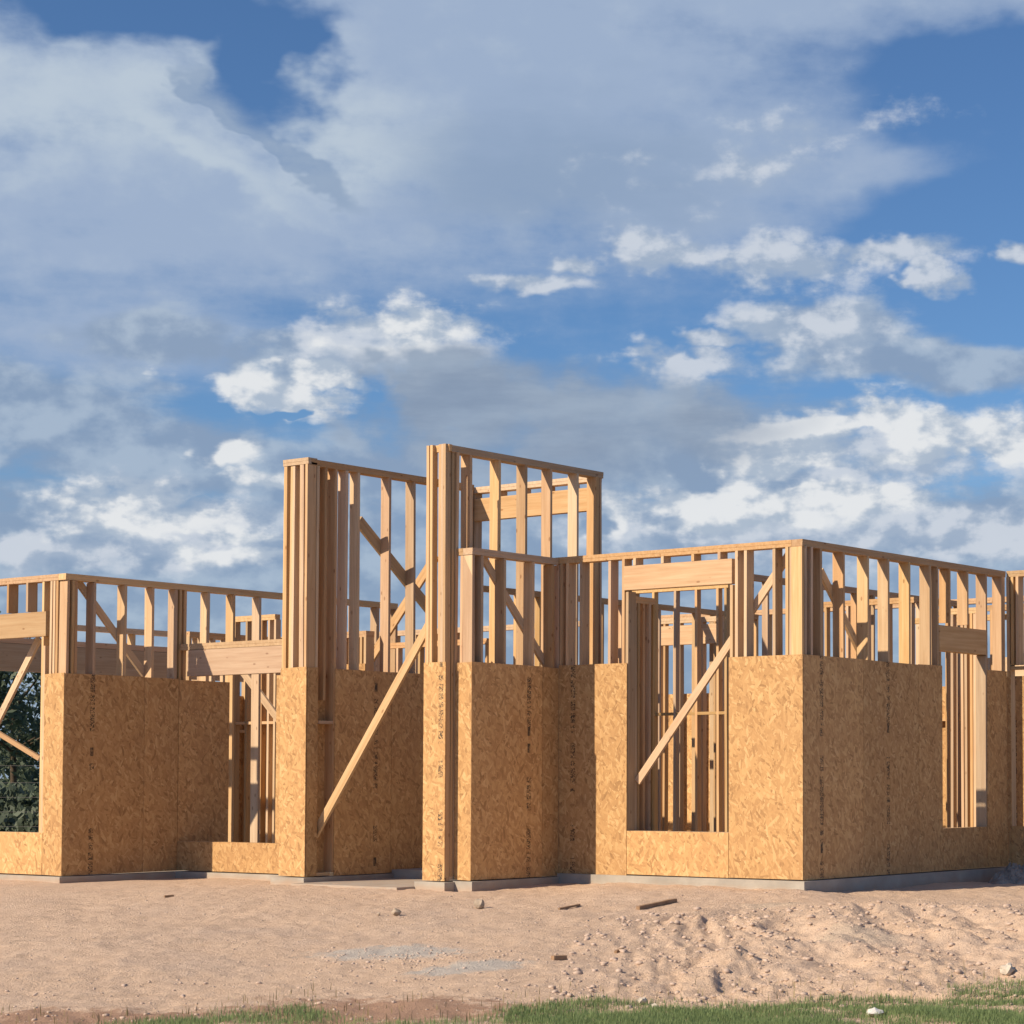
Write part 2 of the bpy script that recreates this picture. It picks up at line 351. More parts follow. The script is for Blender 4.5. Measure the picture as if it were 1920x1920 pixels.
LUM = lumber_material(); OSB = osb_material(); CON = concrete_material(); EARTH = ground_material()
ROCK = simple('pale_rock', [(.3, (.28, .22, .165)), (.7, (.44, .37, .30))], 14.)
CHALK = simple('chalky_rock', [(.3, (.42, .37, .31)), (.7, (.60, .55, .48))], 10.)
CLOD = simple('dirt_clod', [(.3, (0.405, 0.304, 0.243)), (.7, (0.555, 0.45, 0.385))], 20.)
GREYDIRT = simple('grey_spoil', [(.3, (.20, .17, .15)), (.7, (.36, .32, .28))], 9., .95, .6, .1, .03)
OLDWOOD = simple('weathered_wood', [(.3, (.24, .15, .09)), (.7, (.38, .26, .17))], 9.)
PAPER = simple('crumpled_paper', [(.3, (.62, .60, .55)), (.7, (.78, .76, .72))], 12., .8)
BARK = simple('bark', [(.3, (.05, .038, .028)), (.7, (.12, .09, .065))], 5.)
STEEL = simple('dull_steel', [(.3, (.10, .10, .10)), (.7, (.18, .18, .18))], 4., .6)
LEAF = leaf_material('tree_leaf', (.05, .075, .055), (.14, .18, .125), .35)
GRASS = leaf_material('grass_blade', (.12, .185, .07), (.30, .39, .18), .4)
DRY = leaf_material('dry_weed', (.16, .13, .06), (.30, .25, .13), .2)

# ------------------------------------------------------------------ mesh helpers
def mesh(name, verts, faces, mat, smooth=False):
    me = bpy.data.meshes.new(name); me.from_pydata([tuple(map(float, v)) for v in verts], [], faces)
    if mat: me.materials.append(mat)
    if smooth: me.polygons.foreach_set('use_smooth', [True]*len(me.polygons))
    me.update(); return me
def link(name, me, parent=None, mat4=None):
    o = bpy.data.objects.new(name, me); COL.objects.link(o)
    if parent: o.parent = parent
    if mat4 is not None: o.matrix_basis = mat4
    return o
def tag(o, label=None, cat=None, group=None, kind=None):
    for k, v in (('label', label), ('category', cat), ('group', group), ('kind', kind)):
        if v: o[k] = v
    return o
BOXF = [(0, 3, 2, 1), (4, 5, 6, 7), (0, 1, 5, 4), (1, 2, 6, 5), (2, 3, 7, 6), (3, 0, 4, 7)]
def boxv(x0, x1, y0, y1, z0, z1):
    return [(x0, y0, z0), (x1, y0, z0), (x1, y1, z0), (x0, y1, z0), (x0, y0, z1), (x1, y0, z1), (x1, y1, z1), (x0, y1, z1)]
_bc = {}
def board_mesh(L, wd, th):
    k = (round(L, 2), round(wd, 3), round(th, 3))
    if k not in _bc:
        L, wd, th = k
        _bc[k] = mesh('board', boxv(0, L, -wd/2, wd/2, -th/2, th/2), BOXF, LUM)
    return _bc[k]
def board(name, p, q, wd, th, face, parent, jit=1.):
    """board from p to q (centre line); `face` = direction of its width"""
    p = Vector(p); q = Vector(q); ex = (q-p); L = ex.length; ex.normalize()
    ey = Vector(face); ey = (ey-ex*ey.dot(ex)).normalized(); ez = ex.cross(ey)
    M = Matrix((ex, ey, ez)).transposed()
    j = Matrix.Rotation(random.gauss(0, .0022)*jit, 3, 'Y') @ Matrix.Rotation(random.gauss(0, .0016)*jit, 3, 'Z') @ Matrix.Rotation(random.gauss(0, .008)*jit, 3, 'X')
    M = (M @ j).to_4x4(); M.translation = p
    return link(name, board_mesh(L, wd, th), parent, M)

ST = .038; SD = .14        # stud thickness / depth
house = bpy.data.objects.new('house_frame', None); COL.objects.link(house); house.empty_display_size = .3
tag(house, 'unfinished timber-framed house with strand board panels round its base', 'house')

class Wall:
    """axis 'u' runs along X with its outer face at Y=plane, axis 'v' along Y with its outer face at X=plane"""
    def __init__(s, axis, plane, a0, a1, z0, top, depth=SD, gaps=(), label=None):
        s.ax, s.pl, s.a0, s.a1, s.z0, s.top, s.d = axis, plane, a0, a1, z0, top, depth
        # double top plate: one solid, upper board a few mm proud
        d, t_ = depth, top
        prof = [(0, t_-.076), (d, t_-.076), (d, t_-.039), (d+.003, t_-.038), (d+.003, t_), (-.003, t_), (-.003, t_-.038), (0, t_-.039)]
        vs = [s.P(a, plane+p, z) for a in (a0, a1) for p, z in prof]; n = len(prof)
        fs = [(i, (i+1) % n, n+(i+1) % n, n+i) for i in range(n)]+[tuple(range(n))[::-1], tuple(range(n, 2*n))]
        if axis == 'v': fs = [f[::-1] for f in fs]
        me = mesh('wall_plates', vs, fs, LUM)
        s.o = link('wall', me, house)
        if label: s.o['label'] = label
        cur = a0
        for g0, g1 in sorted(gaps)+[(a1, a1)]:
            if g0 > cur+.02:
                c = plane+depth/2; board('sole_plate', s.P(cur, c, z0+ST/2), s.P(g0, c, z0+ST/2), depth, ST, s.face(), s.o, 0.)
            cur = g1
    def P(s, a, dpt, z): return (a, dpt, z) if s.ax == 'u' else (dpt, a, z)
    def face(s): return (0, 1, 0) if s.ax == 'u' else (1, 0, 0)
    def along(s): return (1, 0, 0) if s.ax == 'u' else (0, 1, 0)
    def stud(s, a, lo=None, hi=None, th=ST, name='stud', dd=None, off=0.):
        """stud occupying [a, a+th] along the wall"""
        lo = s.z0+ST if lo is None else lo; hi = s.top-.076 if hi is None else hi
        d = dd or s.d; c = s.pl+off+d/2+random.gauss(0, .0015)
        p = s.P(a+th/2, c, lo); q = s.P(a+th/2, c, hi)
        return board(name, p, q, d, th, s.face(), s.o)
    def studs(s, lst, lo=None, hi=None):
        for a in lst: s.stud(a, lo, hi)
    def header(s, a, b, lo, hi, depth=None, off=0., name='header'):
        depth = depth or s.d-.004; c = s.pl+off+depth/2+.001; zc = (lo+hi)/2
        return board(name, s.P(a, c, zc), s.P(b, c, zc), hi-lo, depth, (0, 0, 1), s.o, .4)
    def block(s, a, b, z, name='blocking'):
        c = s.pl+s.d/2
        return board(name, s.P(a, c, z), s.P(b, c, z), s.d-.004, ST, s.face(), s.o, .5)
    def panel(s, a, b, lo, hi, stamp=None, back=False):
        """11 mm strand board nailed to the outer face; edges not dead straight"""
        e = .003; g = [random.gauss(0, .0025) for _ in range(4)]
        L = b-a; H = hi-lo; th = .012
        vs = boxv(e, L-e, -th, -.0006, 0, H); vs = [list(v) for v in vs]
        for i in (4, 7): vs[i][2] += g[0]
        for i in (5, 6): vs[i][2] += g[1]
        for i in (0, 3): vs[i][2] += g[2]
        for i in (1, 2): vs[i][2] += g[3]
        me = mesh('sheathing_panel', vs, BOXF, OSB)
        pl = s.pl+s.d+.0126 if back else s.pl
        if s.ax == 'u': M = Matrix.Translation((a, pl, lo))
        else:           # local x runs along -Y so that the outer side looks to -X
            M = Matrix.Translation((pl, b, lo)) @ Matrix.Rotation(-math.pi/2, 4, 'Z')
        o = link('sheathing_panel', me, s.o, M); o['stamp_x'] = float(stamp if stamp is not None else -9.)
        return o

def bU(px, U, y=1150): return float(onU(px, y, U)[1])      # pixel column -> V on plane U
def bV(px, V, y=1150): return float(onV(px, y, V)[0])      # pixel column -> U on plane V

# ------------------------------------------------------------------ front walls
TOP = 3.70
# right-hand block: sunlit front R1 and shaded flank R2
r2 = Wall('u', 0., 0.0, 4.60, .0, TOP, label='shaded flank wall with a narrow window opening')
r1 = Wall('v', 0., .142, 3.59, .0, TOP, label='sunlit wall with a wide window opening under a pale header')
r2.studs([0., .041, .157, .36, .828, 1.321, 1.773, 2.238])
r2.studs([2.70, 2.905], None, None); r2.studs([2.945], None, 2.605)
r2.studs([3.18, 3.62], 2.97, None)
r2.studs([4.10, 4.50, 4.545]); r2.studs([4.062], None, 2.605)
r2.header(2.945, 4.10, 2.625, 2.93); r2.block(2.99, 4.06, .48); r2.studs([3.2, 3.6], .038, .46)
r2.panel(0., 1.22, 0., 2.44, .36); r2.panel(1.22, 2.44, -.004, 2.436, .53); r2.panel(2.44, 2.99, 0., 2.44)
r2.panel(2.99, 4.09, 0., .50); r2.panel(4.09, 4.60, .002, 2.44)
w0, w1 = .979, 2.417
r1.stud(.142); r1.stud(.182)
for px in (1449, 1394): r1.stud(bU(px+5, 0.))
r1.stud(bU(1383, 0.)-.0); r1.stud(w0-.045, None, 3.25)
r1.stud(w1+.003, None, 3.25); r1.stud(w1+.045)
r1.stud(bU(1144, 0.)); r1.stud(3.10); r1.stud(3.31); r1.stud(3.40)
for v in (1.10, 1.47, 1.90, 2.30): r1.stud(v, 3.545, None)
r1.header(w0-.045, w1+.045, 3.262, 3.54, .10, -.014); r1.block(w0, w1, .48)
r1.studs([1.2, 1.6, 2.0], .038, .46)
r1.panel(-.013, .979, 0., 2.44); r1.panel(.979, 2.417, .0, .50); r1.panel(2.417, 3.44, -.022, 2.425, .22)
board('brace', onU(1196, 1466, .16), onU(1484, 1030, .16), .089, ST, (0, 0, 1), r1.o)
board('brace', onV(1538, 1070, .165), onV(1622, 1242, .165), .089, ST, (0, 0, 1), r2.o)

# low entry block S
zs = -.04
s2 = Wall('u', 3.45, -1.507, -.012, zs, TOP-.012, label='short shaded wall beside the entry')
for px in (892, 906): s2.stud(bV(px, 3.45)-.038)
s2.stud(-1.507)
for px in (950, 1001): s2.stud(bV(px, 3.45)-.038)
for px in (1042, 1053, 1067): s2.stud(bV(px, 3.45)-.045)
s2.panel(-1.52, -.30, zs, 2.40, .98); s2.panel(-.30, -.013, zs+.004, 2.395)
board('brace', onV(900, 1036, 3.6), onV(1026, 1252, 3.6), .089, ST, (0, 0, 1), s2.o)
s1 = Wall('v', -1.507, 3.592, 3.70, zs, TOP-.012); s1.stud(3.60); s1.panel(3.438, 3.69, zs, 2.40)

# tall entry tower
HT = 4.86
t2 = Wall('u', 3.70, -1.58, 1.13, -.04, HT, label='tall open stud wall of the entry tower')
m1 = Wall('v', -1.625, 3.70, 4.03, -.05, HT+.006, .044)
for v in (3.702, 3.742, 3.782, 3.905, 3.95, 3.99): m1.stud(v, None, HT+.012, dd=.085, off=-.035)
m1.pl = -1.66
m1.panel(3.69, 4.03, -.05, 2.40, .27)
t2.stud(-1.575); t2.stud(-1.53)
for px in (887, 939, 989, 1036, 1085): t2.stud(bV(px, 3.70, 1000)-.038)
for u in (.955, 1.0, 1.09): t2.stud(u)
t3 = Wall('v', 1.14, 3.845, 5.98, 0., HT-.02, label='tall sunlit wall with a deep header at the back of the tower')
za, zb = float(onU(1105, 957, 1.14)[2]), float(onU(1105, 914, 1.14)[2])
t3.header(3.95, 5.85, za, zb, .10)
for v in (3.85, 3.9, 5.86, 5.90): t3.stud(v)
for v in (4.2, 4.6, 5.0, 5.4): t3.stud(v, zb+.01, None)
# left tower wall and pier
HP = float(onU(573, 860, -1.75)[2])
zp = -.053
t1 = Wall('u', 5.84, -1.70, 1.13, zp, HP, gaps=((-1.35, -1.05),), label='tall shaded wall of the porch')
p1 = Wall('v', -1.75, 5.84, 6.27, zp, HP+.014, .14)
for v in (5.842, 5.882, 5.922): p1.stud(v)
for v in (6.08, 6.12, 6.19, 6.23): p1.stud(v)
p1.panel(5.828, 6.27, zp, 2.40)
t1.panel(-1.745, -1.57, zp, 2.40); 
for px in (596, 611): t1.stud(bV(px, 5.84, 1000)-.02, 2.02)
for px in (630, 649, 674): t1.stud(bV(px, 5.84, 1000)-.02)
for px in (733, 782): t1.stud(bV(px, 5.84, 1000)-.038)
for u in (.65, 1.05): t1.stud(u)
u6 = bV(626, 5.84, 1450)
t1.panel(u6, u6+.95, zp, 2.40, .68); t1.panel(u6+.95, u6+2.0, zp, 2.40)
t1.block(-1.55, u6, 1.76); t1.panel(-1.56, u6+.02, zp, 2.38, None, True)
board('brace', onV(672, 976, 6.0), onV(812, 1152, 6.0), .14, ST, (0, 0, 1), t1.o)
board('brace', onU(818, 1042, .9), onU(672, 1272, .9), .12, ST, (0, 0, 1), t3.o)
board('brace', onU(812, 1158, -1.52), onU(590, 1566, -1.52), .10, ST, (0, 0, 1), m1.o)
# a dark partition just behind the narrow slot in the porch wall
slot = Wall('v', -.62, 6.0, 6.9, 0., 2.9); slot.studs([6.0, 6.06, 6.2, 6.45, 6.8])
slot.panel(6.0, 6.9, 0., 2.5)

# left block: low wall P0 with window, flank L2, front L1
zl = -.066; UL = -3.05; VL = 8.62; UP = -1.30
TL = float(onU(120, 1075, UL)[2])
l2 = Wall('u', VL, UL, 2.6, zl, TL, label='long shaded wall of the left block')
l1 = Wall('v', UL, VL+.142, 12.6, zl, TL-.001, label='sunlit wall of the left block with a tall window opening')
for px in (128, 138, 146): l2.stud(bV(px, VL)-.037)
for px in (180, 237, 290, 332, 341, 349, 392, 442, 491): l2.stud(bV(px, VL)-.038)
for u in (.9, 1.35, 1.8, 2.2, 2.56): l2.stud(u)
l2.panel(UL-.012, UL+1.2, zl, 2.36, .42); l2.panel(UL+1.2, UP-.014, zl+.003, 2.352)
uu = bV(428, VL, 1450); l2.panel(UP-.010, uu, zl, 2.34)
l1.stud(bU(104, UL)); l1.stud(bU(97, UL)); l1.stud(VL+.142)
lw0 = bU(83, UL, 1400)
l1.stud(lw0+.004, None, 2.70); l1.stud(lw0+.045)
hz0, hz1 = float(onU(60, 1194, UL)[2]), float(onU(60, 1148, UL)[2])
l1.header(lw0, 12.0, hz0, hz1, .10, -.006)
for px in (52, 16, -20): l1.stud(bU(px, UL), hz1+.01)
for v in (10.6, 11.1, 12.0, 12.56): l1.stud(v, hz1+.01 if v < 12 else None)
zsl = float(onU(60, 1561, UL)[2])
l1.panel(VL-.012, lw0, zl, 2.36); l1.panel(lw0, 11.6, zl, zsl); l1.panel(11.6, 12.6, zl, 2.36); l1.block(lw0, 11.6, zsl-.02)
board('brace', onV(140, 1082, VL+.16), onV(284, 1284, VL+.16), .089, ST, (0, 0, 1), l2.o)
board('brace', onU(74, 1196, UL+.32), onU(-25, 1396, UL+.32), .089, ST, (0, 0, 1), l1.o)
board('brace', onU(-30, 1358, UL+.9), onU(92, 1433, UL+.9), .06, ST, (0, 0, 1), l1.o)
hp0, hp1 = float(onU(450, 1264, UP)[2]), float(onU(450, 1214, UP)[2])
p0 = Wall('v', UP, 6.28, VL-.004, -.058, hp1+.078, gaps=(), label='low sunlit wall with a window opening beside the tower')
p0.header(6.29, VL-.16, hp0, hp1-.002, .12, -.012)
wl, wr = bU(392, UP, 1450), bU(518, UP, 1450)
zps = float(onU(450, 1580, UP)[2])
p0.panel(6.27, VL-.014, -.058, zps);
if wr > 6.33: p0.panel(6.27, wr, zps+.003, 2.35)
p0.block(6.3, VL-.06, zps-.02)
board('brace', onU(450, 1252, .5), onU(532, 1362, .5), .10, ST, (0, 0, 1), p0.o)

# block further right: its sunlit face turns out towards the street
n1 = Wall('v', 4.62, -3.2, -.004, 0., TOP+.004, label='sunlit return wall at the far end of the flank')
n1.studs([-.10, -.17], 2.52)
n1.header(-1.0, -.05, 2.46, 2.5)
n1.studs([-.05, -1.0, -1.4, -1.9, -2.4, -2.9])
n1.panel(-.062, -.006, 0., 2.44); n1.panel(-3.2, -.062, 0., .5)
nb = Wall('v', 5.9, -3.2, 1.0, 0., 3.4); nb.studs([-3.1, -2.6, -2.1, -1.6, -1.1, -.6, -.1, .4, .9]); nb.panel(.2, 1.0, 0., 2.44, .42); nb.panel(-1.02, .2, 0., 2.44, .6)

# ------------------------------------------------------------------ inner and rear walls
def run(axis, plane, a0, a1, top, step=.406, depth=.089, skip=(), z0=0., phase=0., label=None):
    wl_ = Wall(axis, plane, a0, a1, z0, top, depth, label=label)
    a = a0+phase
    while a < a1-.03:
        if not any(s0 < a < s1 for s0, s1 in skip): wl_.stud(a)
        a += step*random.choice((1, 1, 1, 1, 1.02, .97))
    wl_.stud(a1-ST); return wl_
ra = run('v', 8.0, -2.0, 8.4, 3.70, .42, SD, skip=((1.3, 2.2),)); ra.header(1.2, 2.3, 2.55, 2.83); ra.block(-1.2, 1.2, 1.95); ra.block(2.3, 5.0, 1.95)
for a in np.arange(-2., 8., 1.22): ra.panel(a, min(a+1.22, 8.4), 0., 2.44, None, True)
rb = run('u', 2.55, 2.6, 7.9, 3.66, .42, .089, skip=((3.2, 4.1),)); rb.header(3.1, 4.2, 2.3, 2.55)
rc = Wall('v', 3.4, bU(1365, 3.4), bU(1168, 3.4), 0., 3.66, .089)
for px in (1226, 1266, 1308, 1348, 1364, 1192, 1178): rc.stud(bU(px, 3.4, 1300))
rc.block(bU(1360, 3.4), bU(1195, 3.4), 1.95)
ro = Wall('v', 6.4, bU(1350, 6.4), bU(1228, 6.4), 0., float(onU(1290, 1158, 6.4)[2]), .089)
for px in (1228, 1236, 1246, 1275, 1318, 1342, 1350): ro.stud(bU(px, 6.4, 1300))
ro.header(bU(1345, 6.4), bU(1234, 6.4), float(onU(1290, 1208, 6.4)[2]), float(onU(1290, 1172, 6.4)[2]), .095, -.008)
rp = Wall('v', 1.0, bU(516, 1.0), bU(426, 1.0), 0., 3.35, .089)
for px in (440, 462, 490, 503, 515): rp.stud(bU(px, 1.0, 1400))
rp.block(bU(514, 1.0), bU(436, 1.0), 1.86); rp.panel(bU(516, 1.0), bU(494, 1.0), .0, 1.95, None, True)
rd = run('u', 6.1, 1.4, 7.9, 3.62, .45, .089, skip=((3., 4.),)); rd.header(2.9, 4.1, 2.3, 2.6)
re_ = run('v', 3.9, 6.3, 13.1, 3.3, .406, .089); re_.block(6.4, 9., 1.85); re_.block(6.4, 8.0, 1.2)
rf = Wall('u', 12.6, -2.9, 6.0, 0., float(onV(150, 1172, 12.6)[2]))
for u in (-2.9, -1.2, -.2, 1.2, 2.4, 3.4, 4.4, 5.4, 5.95): rf.stud(u)
zg0, zg1 = float(onV(150, 1264, 12.0)[2]), float(onV(150, 1214, 12.0)[2])
rg = Wall('u', 12.0, -2.4, 5.8, 0., zg1+.08, .12, gaps=((-2.3, 5.7),)); rg.header(-2.4, 5.8, zg0, zg1, .09)
rg.studs([-2.4, -2.36, 5.72, 5.76]); 
for a in (6.3, 7.52, 8.74, 9.96, 11.18): re_.panel(a, a+1.22, 0., 2.2, None, True)
rj = Wall('u', 2.42, .145, .52, 0., 3.2, .089); rj.studs([.145, .19, .3, .40, .48])
rk = run('v', 5.2, 1.7, 3.4, 3.5, .33, .089, phase=.05); rk.block(1.8, 3.3, 1.98)
rm = run('u', 10.2, .2, 2.7, 3.1, .21, .089); rm.panel(.2, 1.42, 0., 2.25, None, True); rm.panel(1.42, 2.64, 0., 2.25, None, True); rm.block(.3, 2.6, 1.75)
rn = Wall('v', 5.0, .60, 1.3, 0., 3.3, .089); rn.studs([.62, .665, .71, .79, .84, 1.0, 1.26])
rh = run('v', 6.2, -.3, 2.4, 3.3, .41, .089)
ri = run('v', 1.9, 6.3, 8.4, 2.95, .41, .089); ri.block(6.4, 8.3, 1.9)

# ------------------------------------------------------------------ foundation
def boxes(name, lst, mat, parent, label=None):
    vs = []; fs = []
    for b in lst:
        k = len(vs); vs += boxv(*b); fs += [tuple(i+k for i in f) for f in BOXF]
    o = link(name, mesh(name, vs, fs, mat), parent)
    if label: o['label'] = label
    return o
boxes('foundation', [(-.075, 9.2, -.07, 3.40, -.5, -.012), (-1.57, 9.1, 3.37, 3.66, -.5, zs-.012), (-1.735, 9.15, 3.63, 4.09, -.5, -.060),
                     (-.35, 9.12, 4.08, 5.80, -.5, -.016), (-1.83, 9.14, 5.77, 6.33, -.5, zp-.012), (-1.375, 9.13, 6.32, 8.60, -.5, -.071),
                     (-3.13, 9.16, 8.55, 13.2, -.5, zl-.013), (4.55, 9.11, -3.6, -.06, -.5, -.014)], CON, house, 'pale concrete foundation')
boxes('porch_slab', [(-2.02, -.34, 4.085, 5.775, -.45, -.118)], CON, house, 'pale concrete porch slab')

# ------------------------------------------------------------------ ground
_vn = {}
def vnoise(x, y, seed):
    N = 256
    if seed not in _vn: _vn[seed] = np.random.default_rng(seed).random((N, N))
    g = _vn[seed]
    xi = np.floor(x).astype(int); yi = np.floor(y).astype(int); fx = x-xi; fy = y-yi
    fx = fx*fx*(3-2*fx); fy = fy*fy*(3-2*fy)
    a = g[xi % N, yi % N]; b = g[(xi+1) % N, yi % N]; c_ = g[xi % N, (yi+1) % N]; d = g[(xi+1) % N, (yi+1) % N]
    return (a*(1-fx)+b*fx)*(1-fy)+(c_*(1-fx)+d*fx)*fy-.5
def fbm(x, y, seed, octv=4, gain=.5):
    s = 0.; am = 1.
    for i in range(octv): s = s+am*vnoise(x*2**i+17.3*i, y*2**i+9.1*i, seed+i); am *= gain
    return s
def sstep(x, a, b): t = np.clip((x-a)/(b-a), 0, 1); return t*t*(3-2*t)
FP = np.array([0., 11, 14.2, 15.3, 16.6, 18., 19.6, 21., 22.2, 23.2, 24.5, 27., 40.])
FZ = np.array([-.62, -.62, -.60, -.575, -.50, -.405, -.315, -.245, -.195, -.165, -.145, -.14, -.15])
FZR = np.array([-.62, -.62, -.60, -.58, -.52, -.375, -.24, -.175, -.165, -.17, -.17, -.17, -.16])
def ground_z(lat, f):
    zl_ = np.interp(f, FP, FZ); zr = np.interp(f, FP, FZR)
    k = sstep(lat, -1.2, .9); z = zl_*(1-k)+zr*k
    near = sstep(f, 11., 13.)*(1-sstep(f, 26., 30.))*(1-sstep(np.abs(lat+1.5), 9., 14.))
    slope = sstep(lat, -1.6, .4)*sstep(f, 15.6, 16.6)*(1-sstep(f, 20.8, 22.2))
    z = z+near*.05*fbm(lat*.55, f*.55, 3, 3)
    rough = .022+.060*slope+.018*sstep(f, 17.5, 15.)
    z = z+near*rough*fbm(lat*2.2+f*.5*slope, f*1.5, 21, 5, .6)
    ctr = lat-1.0
    z = z+near*slope*.075*(np.abs(fbm(lat*1.9+(f-20.)*.55*np.sign(ctr)*np.minimum(np.abs(ctr), 1.), f*.28+lat*.2, 41, 2))*2-.45)
    z = z+near*(.013+.020*slope)*fbm(lat*9, f*9, 55, 3, .65)
    z = z+.055*near*sstep(f, 22.2, 23.4)*sstep(lat, -2.2, -1.2)*(1-sstep(lat, .65, 1.3))   # dirt banked against the sunlit wall
    foot = sstep(f, 22.6, 23.6)                                   # kept level along the footing
    z = z*(1-.0*foot)
    mound = .0
    far = sstep(f, 45., 75.)
    return np.where(f > 40, -.15+far*(.9*np.exp(-((lat+24.)/11.)**2)), z)
def axis(parts):
    out = []
    for a, b, st in parts: out += list(np.arange(a, b-1e-6, st))
    return np.array(out+[parts[-1][1]])
LA = axis([(-1500, -200, 260), (-200, -40, 20), (-40, -10, 2.5), (-10, -6.8, .16), (-6.8, 4.6, .03), (4.6, 9, .16), (9, 40, 2.5), (40, 200, 20), (200, 1500, 260)])
FA = axis([(-400, -20, 95), (-20, 10, 2.), (10, 14, .1), (14, 19, .028), (19, 25.5, .036), (25.5, 30, .25), (30, 100, 3.5), (100, 300, 25), (300, 3000, 300)])
LL, FF = np.meshgrid(LA, FA); ZZ = ground_z(LL, FF)
gx = CAM[0]+RIGHT[0]*LL+FWD[0]*FF; gy = CAM[1]+RIGHT[1]*LL+FWD[1]*FF
co = np.stack([gx, gy, ZZ], -1).reshape(-1, 3)
nr, nc = LL.shape; idx = np.arange(nr*nc).reshape(nr, nc)
quads = np.stack([idx[:-1, :-1], idx[:-1, 1:], idx[1:, 1:], idx[1:, :-1]], -1).reshape(-1, 4)
def fast_mesh(name, co, faces, mat, smooth=True):
    me = bpy.data.meshes.new(name); nf, k = faces.shape
    me.vertices.add(len(co)); me.vertices.foreach_set('co', np.ascontiguousarray(co, dtype=np.float32).ravel())
    me.loops.add(nf*k); me.loops.foreach_set('vertex_index', np.ascontiguousarray(faces, dtype=np.int32).ravel())
    me.polygons.add(nf); me.polygons.foreach_set('loop_start', np.arange(0, nf*k, k, dtype=np.int32))
    me.polygons.foreach_set('use_smooth', np.full(nf, smooth))
    me.materials.append(mat); me.update(calc_edges=True); me.validate(); return me
go = link('ground', fast_mesh('ground', co, quads, EARTH)); tag(go, kind='structure', label='bare pinkish graded dirt sloping down from the house', cat='ground')
def gz(lat, f): return float(ground_z(np.array([lat]), np.array([f]))[0])
def px_ground(px, py):
    """where the pixel's line of sight meets the ground"""
    d = ray(px, py); f = np.linspace(12., 30., 900); p = CAM[None]+d[None]*(f/float(d[:2] @ FWD))[:, None]
    lat = (p[:, :2]-CAM[:2]) @ RIGHT
    hit = np.argmax(p[:, 2] <= ground_z(lat, f))
    return float(lat[hit]), float(f[hit])

# clods and pebbles scattered over the dirt: far too many to count
def lump(r, sub=1):
    import bmesh
    bm = bmesh.new(); bmesh.ops.create_icosphere(bm, subdivisions=sub, radius=1.)
    v = np.array([x.co[:] for x in bm.verts]); f = np.array([[y.index for y in x.verts] for x in bm.faces]); bm.free()
    s = 1+.55*(r.random(len(v))-.5)
    return v*s[:, None], f
vs = []; fs = []; k = 0; lumps = [lump(rng, 1) for _ in range(6)]
def scatter(n, fl, size):
    global k
    LF_ = np.array([fl() for _ in range(n)]); Z_ = ground_z(LF_[:, 0], LF_[:, 1])
    for (lat, f), z in zip(LF_, Z_):
        v, fc = lumps[rng.integers(6)]
        r = size(); a = rng.random()*6.28; ca_, sa_ = math.cos(a), math.sin(a)
        q = v*np.array([r*(.7+.6*rng.random()), r*(.7+.6*rng.random()), r*.6])
        q = np.stack([q[:, 0]*ca_-q[:, 1]*sa_, q[:, 0]*sa_+q[:, 1]*ca_, q[:, 2]], -1)
        vs.append(q+np.array(lf(lat, f, z+r*.15))); fs.append(fc+k); k += len(v)
scatter(1300, lambda: (rng.uniform(-6.5, 3.6), rng.uniform(14.8, 23.4)), lambda: .005+.010*rng.random()**2)
scatter(3000, lambda: (rng.uniform(-1.4, 3.4), rng.uniform(15.8, 21.5)), lambda: .006+.030*rng.random()**4)
scatter(300, lambda: (rng.uniform(-6., -1.), rng.uniform(15., 17.2)), lambda: .006+.020*rng.random()**3)
scatter(320, lambda: (rng.normal(-2.6, .5), rng.normal(18.1, .4)), lambda: .006+.012*rng.random()**2)
ob = link('dirt_clods', fast_mesh('dirt_clods', np.concatenate(vs), np.concatenate(fs), CLOD)); tag(ob, 'crumbled dirt clods strewn over the slope', 'dirt', kind='stuff')

# ------------------------------------------------------------------ grass
GE_L = np.array([-7, -5.2, -4.6, -4.0, -3.7, -3.1, -2.8, -1.9, -1.5, -1.0, 0., 1., 1.6, 2.2, 3.5, 5.])
GE_F = np.array([14.7, 14.8, 14.8, 15.0, 15.75, 15.95, 15.3, 15.2, 15.8, 16.2, 16.35, 16.4, 16.7, 17.0, 17.2, 17.2])
def blades(n, accept, hgt, wdt, mat, name):
    lat = rng.uniform(-7, 5, n*3); f = rng.uniform(11.5, 17.3, n*3)
    e = np.interp(lat, GE_L, GE_F)+.55*fbm(lat*1.3, f*1.3, 91, 3)
    keep = accept(lat, f, e); lat, f = lat[keep][:n], f[keep][:n]; m = len(lat)
    z = ground_z(lat, f); h = hgt(m, lat, f); a = rng.random(m)*6.283; ln = rng.normal(0, .38, m)
    wx, wy = np.cos(a)*wdt, np.sin(a)*wdt; lx, ly = -np.sin(a)*ln*h, np.cos(a)*ln*h
    bx = CAM[0]+RIGHT[0]*lat+FWD[0]*f; by = CAM[1]+RIGHT[1]*lat+FWD[1]*f
    p0_ = np.stack([bx-wx, by-wy, z-.01], -1); p1_ = np.stack([bx+wx, by+wy, z-.01], -1)
    p2_ = np.stack([bx+wx*.7+lx*.35, by+wy*.7+ly*.35, z+h*.55], -1); p3_ = np.stack([bx-wx*.7+lx*.35, by-wy*.7+ly*.35, z+h*.55], -1)
    p4_ = np.stack([bx+lx, by+ly, z+h], -1)
    co_ = np.stack([p0_, p1_, p2_, p3_, p4_], 1).reshape(-1, 3); b_ = np.arange(m)[:, None]*5
    tr = np.concatenate([b_+np.array([[0, 1, 2]]), b_+np.array([[0, 2, 3]]), b_+np.array([[3, 2, 4]])])
    return link(name, fast_mesh(name, co_, tr, mat, False))
